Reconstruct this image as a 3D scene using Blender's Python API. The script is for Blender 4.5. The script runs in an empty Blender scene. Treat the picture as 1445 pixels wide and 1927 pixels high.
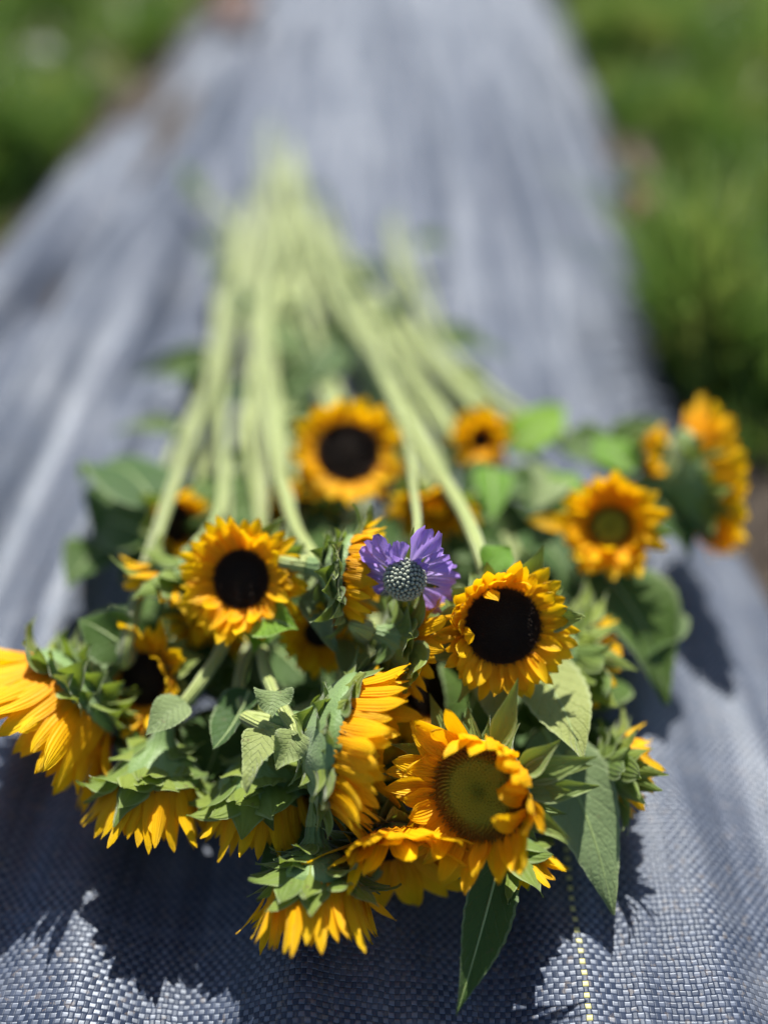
import bpy, math, random
import numpy as np
from mathutils import Vector, Matrix, noise
R = math.radians
S = bpy.context.scene
C = S.collection

# ------------------------------------------------------------------ camera
FPX = 1669.0            # focal length in pixels of the 1445 x 1927 picture
PITCH = R(42.0)
CAMZ = 0.5
cam_d = bpy.data.cameras.new('camera'); cam = bpy.data.objects.new('camera', cam_d); C.objects.link(cam)
cam.location = (0, 0, CAMZ); cam.rotation_euler = (R(90) - PITCH, 0, 0)
cam_d.sensor_fit = 'VERTICAL'; cam_d.sensor_height = 36.0; cam_d.lens = 36.0 * FPX / 1927.0
cam_d.clip_start = 0.01; cam_d.clip_end = 500
cam_d.dof.use_dof = True; cam_d.dof.focus_distance = 0.462; cam_d.dof.aperture_fstop = 1.03
S.camera = cam
FWD = Vector((0, math.cos(PITCH), -math.sin(PITCH))); UP = Vector((0, math.sin(PITCH), math.cos(PITCH))); RT = Vector((1, 0, 0))

# ------------------------------------------------------------------ light
SUN_EL = R(55); SUN_AZ = R(3)       # azimuth from +Y towards +X
w = bpy.data.worlds.new('World'); S.world = w; w.use_nodes = True
nt = w.node_tree; bg = nt.nodes['Background']; sky = nt.nodes.new('ShaderNodeTexSky')
sky.sky_type = 'NISHITA'; sky.sun_disc = False; sky.sun_elevation = SUN_EL; sky.sun_rotation = SUN_AZ
nt.links.new(sky.outputs[0], bg.inputs[0]); bg.inputs[1].default_value = 0.068
sd = bpy.data.lights.new('sun', 'SUN'); sun = bpy.data.objects.new('sun', sd); C.objects.link(sun)
sd.energy = 4.7; sd.angle = R(0.5); sd.color = (1, 0.96, 0.90)
sdir = Vector((math.sin(SUN_AZ) * math.cos(SUN_EL), math.cos(SUN_AZ) * math.cos(SUN_EL), math.sin(SUN_EL)))
sun.rotation_euler = sdir.to_track_quat('Z', 'Y').to_euler()
S.view_settings.view_transform = 'Standard'; S.view_settings.look = 'None'
S.view_settings.exposure = 1.1; S.view_settings.gamma = 1.0
S.cycles.max_bounces = 8; S.cycles.transparent_max_bounces = 4
S.cycles.sample_clamp_indirect = 4

# ------------------------------------------------------------------ helpers
def at(px, py, h=0.0):
    d = FWD * FPX + RT * (px - 722.5) + UP * (963.5 - py)
    t = (h - CAMZ) / d.z
    return Vector((0, 0, CAMZ)) + d * t
def camdir(n):
    return (RT * n[0] + UP * n[1] - FWD * n[2]).normalized()
def mesh_obj(name, verts, faces, mat, parent=None, uvs=None, smooth=True):
    me = bpy.data.meshes.new(name)
    if parent is not None:
        L = parent['_loc'] if '_loc' in parent else (0, 0, 0)
        verts = [(v[0] - L[0], v[1] - L[1], v[2] - L[2]) for v in verts]
    me.from_pydata([tuple(v) for v in verts], [], faces)
    if uvs is not None:
        uvl = me.uv_layers.new(name='UVMap')
        idx = np.empty(len(me.loops), dtype=np.int32); me.loops.foreach_get('vertex_index', idx)
        uvl.data.foreach_set('uv', np.asarray(uvs, dtype=np.float32)[idx].ravel())
    if smooth: me.polygons.foreach_set('use_smooth', [True] * len(me.polygons))
    me.materials.append(mat); me.update()
    o = bpy.data.objects.new(name, me); C.objects.link(o)
    if parent is not None:
        o.parent = parent
        if '_loc' not in parent: pass
    return o
def sub_obj(name, verts, faces, mat, parent, root, uvs=None):
    o = mesh_obj(name, [(Vector(v) - Vector(root['_loc'])) for v in verts], faces, mat, None, uvs)
    o.parent = parent
    return o
def thing(name, label, cat, loc, group=None):
    o = bpy.data.objects.new(name, None); C.objects.link(o); o.location = loc; o.empty_display_size = 0.01
    o['label'] = label; o['category'] = cat; o['_loc'] = tuple(loc)
    if group: o['group'] = group
    return o
def grid_faces(nr, nc):
    return [(i*nc+j, i*nc+j+1, (i+1)*nc+j+1, (i+1)*nc+j) for i in range(nr-1) for j in range(nc-1)]
def catmull(P, n):
    P = [Vector(p) for p in P]; Q = [P[0]*2 - P[1]] + P + [P[-1]*2 - P[-2]]; out = []
    for i in range(1, len(Q) - 2):
        for k in range(n):
            t = k / n
            a, b, c, d = Q[i-1], Q[i], Q[i+1], Q[i+2]
            out.append(0.5*((2*b) + (c-a)*t + (2*a-5*b+4*c-d)*t*t + (3*b-a-3*c+d)*t**3))
    out.append(P[-1]); return out
def tube(path, rad, seg=10, cap=True, ridge=0.0):
    vs = []; fs = []; uv = []
    n = len(path); acc = 0
    up = Vector((0, 0, 1))
    for i, p in enumerate(path):
        tan = (path[min(i+1, n-1)] - path[max(i-1, 0)]).normalized()
        x = tan.cross(up)
        if x.length < 1e-4: x = tan.cross(Vector((1, 0, 0)))
        x.normalize(); y = x.cross(tan); up = y
        if i: acc += (p - path[i-1]).length
        r = rad(i / (n - 1)) if callable(rad) else rad
        for k in range(seg):
            a = 2*math.pi*k/seg; rr = r * (1 + (ridge if k % 2 else -ridge))
            vs.append(p + x*math.cos(a)*rr + y*math.sin(a)*rr); uv.append((k/seg, acc))
    for i in range(n-1):
        for k in range(seg):
            fs.append((i*seg+k, i*seg+(k+1) % seg, (i+1)*seg+(k+1) % seg, (i+1)*seg+k))
    if cap:
        fs.append(tuple(range(seg))[::-1]); fs.append(tuple((n-1)*seg+k for k in range(seg)))
    return vs, fs, uv

# ------------------------------------------------------------------ materials
class N:
    def __init__(s, name):
        s.m = bpy.data.materials.new(name); s.m.use_nodes = True; s.t = s.m.node_tree; s.t.nodes.clear()
        s.out = s.t.nodes.new('ShaderNodeOutputMaterial')
    def n(s, typ, **kw):
        o = s.t.nodes.new('ShaderNode' + typ)
        for k, v in kw.items():
            if k.startswith('i_'): s.set(o, k[2:].replace('_', ' '), v)
            else: setattr(o, k, v)
        return o
    def set(s, o, key, v):
        if key.isdigit(): key = int(key)
        if isinstance(v, bpy.types.NodeSocket): s.t.links.new(v, o.inputs[key])
        else: o.inputs[key].default_value = v
    def math(s, op, a, b=0.0, c=0.0):
        o = s.t.nodes.new('ShaderNodeMath'); o.operation = op
        for i, v in enumerate((a, b, c)):
            if isinstance(v, bpy.types.NodeSocket): s.t.links.new(v, o.inputs[i])
            else: o.inputs[i].default_value = v
        return o.outputs[0]
    def mix(s, f, a, b):
        o = s.t.nodes.new('ShaderNodeMix'); o.data_type = 'RGBA'
        for i, v in ((0, f), (6, a), (7, b)):
            if isinstance(v, bpy.types.NodeSocket): s.t.links.new(v, o.inputs[i])
            else: o.inputs[i].default_value = v if i == 0 else (*v[:3], 1)
        return o.outputs[2]
    def ramp(s, f, stops):
        o = s.t.nodes.new('ShaderNodeValToRGB'); e = o.color_ramp.elements
        while len(e) < len(stops): e.new(0.5)
        for k, (p, c) in enumerate(stops): e[k].position = p; e[k].color = (*c, 1)
        s.t.links.new(f, o.inputs[0]); return o.outputs[0]
    def uv(s):
        o = s.n('UVMap'); x = s.n('SeparateXYZ'); s.t.links.new(o.outputs[0], x.inputs[0]); return x.outputs[0], x.outputs[1]
    def noise(s, scale, detail=3, vec=None, rough=0.5):
        o = s.n('TexNoise'); o.inputs['Scale'].default_value = scale; o.inputs['Detail'].default_value = detail; o.inputs['Roughness'].default_value = rough
        if vec is None:
            tc = s.n('TexCoord'); vec = tc.outputs['Object']
        s.t.links.new(vec, o.inputs['Vector']); return o.outputs[0]
    def bump(s, h, dist, strength=1.0):
        o = s.n('Bump'); o.inputs['Strength'].default_value = strength; o.inputs['Distance'].default_value = dist
        s.t.links.new(h, o.inputs['Height']); return o.outputs[0]
    def rnd(s): return s.n('ObjectInfo').outputs['Random']
    def leafy(s, col, tcol, tr, rough=0.5, bump=None, sheen=0.0, spec=0.4, coat=0):
        """principled surface mixed with a translucent one"""
        p = s.n('BsdfPrincipled'); s.set(p, 'Base Color', col); s.set(p, 'Roughness', rough)
        p.inputs['Specular IOR Level'].default_value = spec
        p.inputs['Sheen Weight'].default_value = sheen; p.inputs['Sheen Roughness'].default_value = 0.4
        t = s.n('BsdfTranslucent'); s.set(t, 'Color', tcol)
        if bump is not None: s.t.links.new(bump, p.inputs['Normal'])
        m = s.n('MixShader'); m.inputs[0].default_value = tr
        s.t.links.new(p.outputs[0], m.inputs[1]); s.t.links.new(t.outputs[0], m.inputs[2]); s.t.links.new(m.outputs[0], s.out.inputs[0])
        return s.m
    def plain(s, col, rough=0.5, bump=None, spec=0.5, sheen=0):
        p = s.n('BsdfPrincipled'); s.set(p, 'Base Color', col if not isinstance(col, tuple) else (*col[:3], 1)); s.set(p, 'Roughness', rough)
        p.inputs['Specular IOR Level'].default_value = spec; p.inputs['Sheen Weight'].default_value = sheen
        if bump is not None: s.t.links.new(bump, p.inputs['Normal'])
        s.t.links.new(p.outputs[0], s.out.inputs[0]); return s.m

def petal_mat():
    m = N('petal_yellow'); u, v = m.uv()
    r = m.rnd()
    c = m.ramp(v, [(0.0, (0.82, 0.30, 0.002)), (0.2, (0.93, 0.49, 0.002)), (0.7, (0.95, 0.60, 0.003)), (1.0, (0.94, 0.63, 0.005))])
    c2 = m.mix(m.math('MULTIPLY', m.math('POWER', r, 2.0), 0.4), c, (0.80, 0.30, 0.002))
    st = m.math('SINE', m.math('MULTIPLY', u, 44.0))
    nz = m.noise(260, 3)
    c3 = m.mix(m.math('MULTIPLY', m.math('ADD', m.math('MULTIPLY', st, 0.5), 0.5), 0.16), c2, (0.72, 0.22, 0.004))
    h = m.math('ADD', m.math('MULTIPLY', st, 0.6), m.math('MULTIPLY', nz, 0.8))
    return m.leafy(c3, c3, 0.48, 0.5, m.bump(h, 0.00022), 0.05, 0.22)
def disc_mat(name, green):
    m = N(name); tc = m.n('TexCoord'); l = m.n('VectorMath', operation='LENGTH'); m.t.links.new(tc.outputs['UV'], l.inputs[0])
    rad = l.outputs['Value']
    if green:
        c = m.ramp(rad, [(0.0, (0.20, 0.26, 0.015)), (0.25, (0.42, 0.46, 0.03)), (0.62, (0.52, 0.52, 0.04)), (0.76, (0.52, 0.33, 0.025)), (0.88, (0.50, 0.22, 0.016)), (1.0, (0.65, 0.32, 0.012))])
    else:
        c = m.ramp(rad, [(0.0, (0.050, 0.030, 0.015)), (0.4, (0.030, 0.016, 0.008)), (0.75, (0.036, 0.017, 0.007)), (0.93, (0.075, 0.030, 0.008)), (1.0, (0.16, 0.058, 0.007))])
    nz = m.noise(900, 2)
    c = m.mix(m.math('MULTIPLY', nz, 0.5), c, (0.03, 0.02, 0.005) if green else (0.004, 0.003, 0.002))
    return m.plain(c, 0.65, m.bump(nz, 0.0006), 0.35)
def green_mat(name, front, back, tr, vein=False, sc=300, spec=0.2, sheen=0.25, tcol=None):
    m = N(name); u, v = m.uv(); r = m.rnd()
    g = m.n('NewGeometry')
    c = m.mix(g.outputs['Backfacing'], front, back)
    nz = m.noise(60, 4)
    c = m.mix(m.math('MULTIPLY', nz, 0.6), c, tuple(x*0.55 for x in front))
    c = m.mix(m.math('MULTIPLY', r, 0.6), c, (front[0]*1.9, front[1]*1.4, front[2]*0.7))
    lim = 0.9 if vein else 0.42
    mg = m.math('GREATER_THAN', m.math('ABSOLUTE', u), lim)
    c = m.mix(m.math('MULTIPLY', mg, 0.3), c, (0.34, 0.40, 0.22))
    spt = m.math('MINIMUM', m.math('MAXIMUM', m.math('MULTIPLY', m.math('SUBTRACT', m.noise(170, 4, rough=0.65), 0.66), 14.0), 0.0), 0.75)
    c = m.mix(spt, c, (0.10, 0.075, 0.035))
    fine = m.noise(sc, 3)
    if vein:
        au = m.math('ABSOLUTE', u)
        k = m.math('SUBTRACT', m.math('MULTIPLY', v, 8.0), m.math('MULTIPLY', m.math('POWER', au, 0.8), 2.2))
        fr = m.math('ABSOLUTE', m.math('SUBTRACT', m.math('FRACT', k), 0.5))
        ln = m.math('SMOOTH_MIN', fr, 0.09, 0.05)          # valley line where fr ~ 0
        side = m.math('SUBTRACT', 1.0, m.math('MULTIPLY', ln, 11.0))
        side = m.math('MAXIMUM', side, 0.0)
        vo = m.n('TexVoronoi'); vo.feature = 'DISTANCE_TO_EDGE'; vo.inputs['Scale'].default_value = 330
        tc = m.n('TexCoord'); m.t.links.new(tc.outputs['Object'], vo.inputs['Vector'])
        net = m.math('MINIMUM', m.math('MULTIPLY', vo.outputs['Distance'], 4.0), 1.0)
        c = m.mix(m.math('MULTIPLY', side, 0.22), c, (back[0]*1.2, back[1]*1.15, back[2]))
        h = m.math('ADD', m.math('MULTIPLY', side, -0.9), m.math('MULTIPLY', net, 0.5))
        h = m.math('ADD', h, m.math('MULTIPLY', fine, 0.5))
        b = m.bump(h, 0.00035)
    else:
        st = m.math('SINE', m.math('MULTIPLY', u, 30.0))
        b = m.bump(m.math('ADD', m.math('MULTIPLY', st, 0.35), fine), 0.0004)
    t = tcol or (front[0]*2.6, front[1]*2.2, front[2]*0.7)
    return m.leafy(c, (*t, 1), tr, 0.6, b, sheen, spec)
def stem_mat(name, c0, c1):
    m = N(name); u, v = m.uv(); nz = m.noise(120, 4); r = m.rnd()
    c = m.mix(nz, c0, c1); c = m.mix(m.math('MULTIPLY', r, 0.8), c, (c0[0]*0.75, c0[1]*0.82, c0[2]*0.8))
    st = m.math('SINE', m.math('MULTIPLY', u, 75.0))
    return m.plain(c, 0.5, m.bump(m.math('ADD', m.math('MULTIPLY', st, 0.5), m.noise(700, 2)), 0.0005), 0.4, 0.25)

M_PETAL = petal_mat()
M_DARK = disc_mat('seed_disc_brown', False); M_GREEN = disc_mat('seed_disc_green', True)
M_BRACT = green_mat('bract_green', (0.115, 0.185, 0.042), (0.20, 0.27, 0.09), 0.25, sheen=0.25)
M_LEAF = green_mat('leaf_green', (0.040, 0.090, 0.020), (0.12, 0.18, 0.07), 0.25, sheen=0.12, vein=True)
M_LEAFP = green_mat('leaf_pale_green', (0.155, 0.22, 0.095), (0.19, 0.25, 0.12), 0.2, sheen=0.3, vein=True)
M_LEAFB = green_mat('leaf_bright_green', (0.10, 0.23, 0.02), (0.16, 0.28, 0.04), 0.35, vein=True)
M_RIB = N('midrib_pale').plain((0.22, 0.29, 0.10), 0.5)
M_STEM = stem_mat('stem_pale_green', (0.32, 0.355, 0.10), (0.19, 0.25, 0.06))
M_CUT = N('stem_pith').plain((0.6, 0.6, 0.42), 0.8)
M_RECEP = stem_mat('receptacle_green', (0.16, 0.24, 0.07), (0.10, 0.17, 0.05))

# ------------------------------------------------------------------ plant builders
def blade(base, rho, nrm, tau, L, W, e, curl, cup=0.25, twist=0.0, side=0.0, nr=9, nc=5, prof='petal', ripple=0.0, ph=0.0, groove=0.07):
    """curved blade growing from base along rho; returns verts, uvs"""
    vs = []; uv = []
    p = Vector(base)
    ds = 1.0/(nr-1)
    for i in range(nr):
        s = i*ds; th = e + curl*s
        d = rho*math.cos(th) + nrm*math.sin(th)
        if i: p = p + d*L*ds
        up = nrm*math.cos(th) - rho*math.sin(th)
        if prof == 'petal': w_ = W*max(0.0, math.sin(math.pi*(0.13+0.87*s)**0.95))**0.62
        elif prof == 'bract': w_ = W*(((s+0.12)**0.5)*max(0, 1-s)**0.9/0.42)*(0.55+0.45*math.exp(-((s-0.3)/0.35)**2))*1.1
        else: w_ = W*math.sin(math.pi*min(1, 0.10+0.90*s)**0.62)**0.85
        if i == nr-1: w_ = W*0.03
        a = twist*s
        tt = tau*math.cos(a) + up*math.sin(a); uu = up*math.cos(a) - tau*math.sin(a)
        for j in range(nc):
            t = 2*j/(nc-1)-1
            q = p + tt*(w_*t + side*L*s*s) + uu*(cup*w_*t*t + (groove*W if j % 2 else -groove*W)*(1-s*0.6) + ripple*W*math.sin(s*9+ph+t*2)*abs(t))
            vs.append(q); uv.append((t*0.5, s))
    return vs, uv
def frame(n):
    y = UP - n*UP.dot(n)
    if y.length < 0.25: y = RT - n*RT.dot(n)
    y.normalize(); x = y.cross(n).normalized(); return x, y

_discs = {}
def disc_mesh(kind):
    if kind in _discs: return _discs[kind]
    vs = []; fs = []; uv = []
    # domed cap
    nr, na = 10, 40
    def zf(r): return 0.16*(1-r*r) - (0.13*math.exp(-(r/0.28)**2) if kind == 'green' else 0.0)
    vs.append((0, 0, zf(0))); uv.append((0, 0))
    for i in range(1, nr+1):
        r = i/nr
        for k in range(na):
            a = 2*math.pi*k/na; vs.append((r*math.cos(a), r*math.sin(a), zf(r))); uv.append((r*math.cos(a), r*math.sin(a)))
    for k in range(na): fs.append((0, 1+k, 1+(k+1) % na))
    for i in range(nr-1):
        for k in range(na):
            a0 = 1+i*na; fs.append((a0+k, a0+na+k, a0+na+(k+1) % na, a0+(k+1) % na))
    rng = random.Random(5)
    NF = 620
    for i in range(NF):
        r = math.sqrt((i+0.5)/NF)*0.99; a = i*2.399963
        c = Vector((r*math.cos(a), r*math.sin(a), zf(r)))
        out = (Vector((math.cos(a), math.sin(a), 0))*(0.5*r if r > 0.6 else -0.15) + Vector((0, 0, 1))).normalized()
        hh = (0.07 if r < 0.6 else 0.10)*rng.uniform(0.7, 1.4); sz = 0.027
        if kind == 'green': hh *= 0.6 if r < 0.62 else 1.3; sz = 0.022 if r < 0.62 else 0.026
        t1 = Vector((-math.sin(a), math.cos(a), 0)); t2 = out.cross(t1)
        b = len(vs)
        for lv, ss in ((0, 1.0), (0.7, 0.9), (1.0, 0.35)):
            for k in range(5):
                g = 2*math.pi*k/5
                q = c + out*(hh*lv-0.01) + (t1*math.cos(g)+t2*math.sin(g))*sz*ss
                vs.append(tuple(q)); uv.append((r*math.cos(a), r*math.sin(a)))
        for l in range(2):
            for k in range(5): fs.append((b+l*5+k, b+l*5+(k+1) % 5, b+l*5+5+(k+1) % 5, b+l*5+5+k))
        fs.append(tuple(b+10+k for k in range(5)))
    me = bpy.data.meshes.new('seed_disc'); me.from_pydata(vs, [], fs)
    uvl = me.uv_layers.new(name='UVMap')
    idx = np.empty(len(me.loops), dtype=np.int32); me.loops.foreach_get('vertex_index', idx)
    uvl.data.foreach_set('uv', np.asarray(uv, dtype=np.float32)[idx].ravel())
    me.materials.append(M_GREEN if kind == 'green' else M_DARK)
    _discs[kind] = me; return me

def add_leaf(root, base, tip, W, nrm, mat=None, bend=0.15, fold=0.25, wav=0.12, seed=0, label=None, petiole=None, rib=True):
    rng = random.Random(seed)
    base = Vector(base); tip = Vector(tip); L = (tip-base).length; ax = (tip-base).normalized()
    nn = (nrm - ax*nrm.dot(ax)).normalized(); tau = ax.cross(nn)
    nr, nc = 25, 9
    vs = []; uv = []; mid = []
    ph = rng.uniform(0, 6); sk = rng.uniform(-0.06, 0.06)
    for i in range(nr):
        s = i/(nr-1)
        c = base.lerp(tip, s) + nn*(bend*L*4*s*(1-s)*0.5) + tau*(sk*L*math.sin(math.pi*s))
        w_ = W*(s**0.55*(1-s)**1.2/0.339)*(1 + (0.035 if i % 2 else -0.015)) + 0.0005
        if i == nr-1: w_ = 0.0002
        mid.append(c)
        for j in range(nc):
            t = 2*j/(nc-1)-1
            z = fold*w_*abs(t)**1.2 + wav*W*math.sin(s*9+ph+(0 if t > 0 else 2))*t*t + 0.03*W*math.cos((s*8-abs(t)*2.2)*2*math.pi)*min(1, abs(t)*3)*(1-abs(t)*0.5)
            vs.append(c + tau*w_*t + nn*z); uv.append((t, s))
    o = mesh_obj('leaf', vs, grid_faces(nr, nc), mat or M_LEAF, root, uv)
    if label: o['label'] = label
    if rib and W > 0.0128:
        tv, tf, tu = tube([m for m in mid], lambda s: 0.0011*(1.1-s), 6)
        sub_obj('midrib', tv, tf, M_RIB, o, root, tu)
    if petiole is not None:
        pp = catmull([Vector(petiole), (Vector(petiole)+base)/2 + Vector((0, 0, 0.004)), base], 5)
        tv, tf, tu = tube(pp, 0.0016, 7)
        mesh_obj('leaf_stalk', tv, tf, M_STEM, root, tu)
    return o

FLOWERS = []
def sunflower(label, pos, n, rd=0.021, L=0.028, W=0.0052, npet=26, e=12, curl=-10, ev=0, eaz=0, kind='dark', nb=20, bl=0.028, bw=0.007,
              be=20, bc=-20, stem=None, sr=0.0046, leaves=(), seed=0, depth=0.55, gap=None, jit=1.0, extra=None):
    rng = random.Random(1000+seed)
    npet = int(npet*1.5); W = W*0.88
    P = at(*pos); n = camdir(n); x, y = frame(n)
    root = thing('sunflower', label, 'sunflower', P, 'cut sunflowers heaped on the fabric')
    # seed disc
    d = bpy.data.objects.new('seed_disc', disc_mesh(kind)); C.objects.link(d); d.parent = root
    mrot = Matrix((x, y, n)).transposed().to_4x4(); d.matrix_local = mrot @ Matrix.Scale(rd, 4)
    # receptacle : lathe behind the disc
    dk = min(depth, 0.75)/0.55
    prof = [(1.02, 0.02), (1.05, -0.06), (0.98, -0.18), (0.75, -0.36*dk), (0.45, -0.5*dk), (0.27, -0.68*dk), (0.21, -1.05*dk)]
    vs = []; uv = []; na = 24
    for i, (r_, z_) in enumerate(prof):
        for k in range(na):
            a = 2*math.pi*k/na; vs.append(P + (x*math.cos(a)+y*math.sin(a))*r_*rd + n*z_*rd); uv.append((k/na, z_*rd))
    fs = [(i*na+k, (i+1)*na+k, (i+1)*na+(k+1) % na, i*na+(k+1) % na) for i in range(len(prof)-1) for k in range(na)]
    mesh_obj('receptacle', vs, fs, M_RECEP, root, uv)
    # petals
    for i in range(npet):
        a = 2*math.pi*(i + rng.uniform(-0.3, 0.3)*jit)/npet
        if gap and gap[0] < math.degrees(a) % 360 < gap[1] and rng.random() < 0.7: continue
        rho = x*math.cos(a)+y*math.sin(a); tau = n.cross(rho)
        layer = i % 2
        evc = ev*math.cos(a-R(eaz))
        ee = e + evc*(0.55 if evc > 0 else 0.35) + (10 if layer else 0) + rng.gauss(0, 7)*jit
        cc = curl + rng.gauss(0, 16)*jit + (evc*1.1 if evc > 0 else 0)
        if rng.random() < 0.12*jit: ee += 10; cc += rng.uniform(25, 60)
        l = L*rng.uniform(0.82, 1.12)*(0.88 if layer else 1)
        base = P + rho*rd*(0.96 if layer else 1.0) + n*rd*(0.03 if layer else -0.06)
        v_, u_ = blade(base, rho, n, tau, l, W*rng.uniform(0.8, 1.15), R(ee), R(cc), cup=rng.uniform(0.1, 0.6), twist=R(rng.gauss(0, 18))*jit,
                       side=rng.gauss(0, 0.09)*jit, nr=10, nc=7, ripple=0.12, ph=rng.uniform(0, 6), groove=0.085)
        mesh_obj('petal', v_, grid_faces(10, 7), M_PETAL, root, u_)
    if extra:
        ang, l = R(extra[0]), extra[1]; rho = x*math.cos(ang)+y*math.sin(ang); tau = n.cross(rho)
        v_, u_ = blade(P+rho*rd, rho, n, tau, l, W*1.15, R(18), R(-10), cup=0.3, nr=10, nc=7, ripple=0.12, groove=0.085)
        mesh_obj('petal', v_, grid_faces(10, 7), M_PETAL, root, u_)
    # bracts in whorls
    for i in range(int(nb*1.25)):
        wh = i % 4
        a = i*2.399963 + rng.uniform(-0.2, 0.2)
        rho = x*math.cos(a)+y*math.sin(a); tau = n.cross(rho)
        rb, zb = [(1.0, -0.12), (0.84, -0.27*dk), (0.60, -0.42*dk), (0.36, -0.58*dk)][wh]
        base = P + rho*rd*rb + n*rd*zb
        v_, u_ = blade(base, rho, n, tau, bl*rng.uniform(0.75, 1.2)*(1.0 if wh < 2 else 0.85), bw*rng.uniform(0.9, 1.3), R(be+rng.gauss(0, 11)-wh*5),
                       R(bc+rng.gauss(0, 22)), cup=rng.uniform(0.1, 0.7), twist=R(rng.gauss(0, 20)), side=rng.gauss(0, 0.12), nr=10, nc=5, prof='bract', ripple=0.10, ph=rng.uniform(0, 6), groove=0.03)
        mesh_obj('bract', v_, grid_faces(10, 5), M_BRACT, root, u_)
    # stem
    if stem:
        neck = P - n*rd*1.0*dk
        pts = [neck + n*rd*0.2, neck - n*rd*0.45] + [at(*stem[0])] + [at(q[0]+rng.uniform(-9, 9), q[1], q[2]) for q in stem[1:]]
        path = catmull(pts, 9)
        tot = len(path)
        rr = lambda s: 0.78*sr*(1.0 + 0.6*math.exp(-(s/0.05)**2)) * (1 + 0.04*math.sin(s*60+seed)) * (1.0 + 0.1*s)
        tv, tf, tu = tube(path, rr, 12, True, 0.03)
        mesh_obj('stem', tv, tf, M_STEM, root, tu)
        # a side shoot branching off the stem and running along it
        k0 = min(2, len(stem)-2); o1 = rng.choice([-1, 1])*rng.uniform(14, 34)
        sp = [at(*stem[k0])] + [at(q[0]+o1*(0.5+0.5*j)*(1-0.06*j*j), q[1]+rng.uniform(-25, 25), max(0.006, q[2]*0.6)) for j, q in enumerate(stem[k0+1:])]
        if len(sp) > 2:
            tv, tf, tu = tube(catmull(sp, 7), lambda s: 0.0026*(1.1-0.3*s), 8)
            mesh_obj('side_shoot', tv, tf, M_STEM, root, tu)
            for j in (1, 2):
                q = sp[min(j, len(sp)-1)]; dv = Vector((rng.uniform(-1, 1), rng.uniform(-0.9, 0.6), rng.uniform(-0.1, 0.3))).normalized()
                add_leaf(root, q, q + dv*rng.uniform(0.05, 0.08), rng.uniform(0.008, 0.015), Vector((rng.uniform(-.5, .5), rng.uniform(-.5, .2), 1)), seed=seed*5+j, bend=0.2, fold=0.4)
    for k, lf in enumerate(leaves):
        b, t, W_, nn = lf[:4]; opt = lf[4] if len(lf) > 4 else {}
        add_leaf(root, at(*b), at(*t), W_, camdir(nn), seed=seed*17+k, **opt)
    FLOWERS.append(root)
    return root

# ------------------------------------------------------------------ the setting: soil, fabric, grass
LEFT_EDGE = [(-1.0, -0.47), (-0.2, -0.50)]
def edge(points):
    q = [at(a, b, 0) for a, b in points]; q.sort(key=lambda p: p.y)
    return np.array([p.y for p in q]), np.array([p.x for p in q])
ly, lx = edge([(370, 0), (270, 105), (175, 200), (95, 290), (0, 395), (-170, 560), (-420, 800)])
ry, rx = edge([(1062, 0), (1110, 100), (1165, 210), (1200, 330), (1225, 470), (1255, 620), (1292, 780), (1372, 900), (1450, 1010), (1600, 1250)])
def lerp_edge(y, ys, xs):
    if y <= ys[0]: return xs[0]
    if y >= ys[-1]:
        k = (xs[-1]-xs[-2])/(ys[-1]-ys[-2]); return xs[-1] + min(abs(k), 0.08)*math.copysign(1, k)*(y-ys[-1])
    return float(np.interp(y, ys, xs))
ax0 = at(1083, 1650); ax1 = at(1120, 1915)            # the yellow marker thread
FA = math.atan2(ax0.x-ax1.x, ax0.y-ax1.y)             # its heading, the fabric's warp direction
FA = max(-0.12, min(0.12, FA))
def fab_uv(x, y):
    c, s = math.cos(FA), math.sin(FA)
    return x*c - y*s, x*s + y*c
U0 = fab_uv(ax1.x, ax1.y)[0]

def fab_h(x, y):
    u, v = fab_uv(x, y)
    h = 0.018*noise.noise(Vector((u*7.0, v*0.9, 1.3))) + 0.0240*noise.noise(Vector((u*17.0+v*1.0, v*1.5, 5.1))) + 0.0055*noise.noise(Vector((u*44.0, v*2.8, 9.7)))
    h += 0.0012*noise.noise(Vector((u*95.0-v*5, v*7, 2.7)))
    return h*(1.0 + 0.9*max(0.0, min(1.0, (-x-0.08)/0.25)))
def soil():
    m = N('soil'); a = m.noise(35, 8, rough=0.7); b = m.noise(6, 4)
    c = m.ramp(a, [(0.3, (0.03, 0.022, 0.017)), (0.5, (0.07, 0.053, 0.040)), (0.7, (0.16, 0.13, 0.10))])
    c = m.mix(m.math('MULTIPLY', b, 0.5), c, (0.05, 0.04, 0.03))
    mat = m.plain(c, 0.9, m.bump(a, 0.02), 0.2)
    xs = np.concatenate([np.linspace(-60, -3, 8), np.linspace(-2.6, 3.0, 100), np.linspace(3.5, 60, 8)])
    ys = np.concatenate([np.linspace(-20, -1, 5), np.linspace(-0.8, 6.0, 120), np.linspace(7, 120, 10)])
    vs = []
    for y in ys:
        for x in xs:
            vs.append((x, y, -0.045 + (0.016*noise.noise(Vector((x*9, y*9, 0))) + 0.01*noise.noise(Vector((x*25, y*25, 3))) if abs(x) < 3 and -1 < y < 6 else 0)))
    o = mesh_obj('soil', vs, grid_faces(len(ys), len(xs)), mat); o['kind'] = 'structure'
soil()

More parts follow.
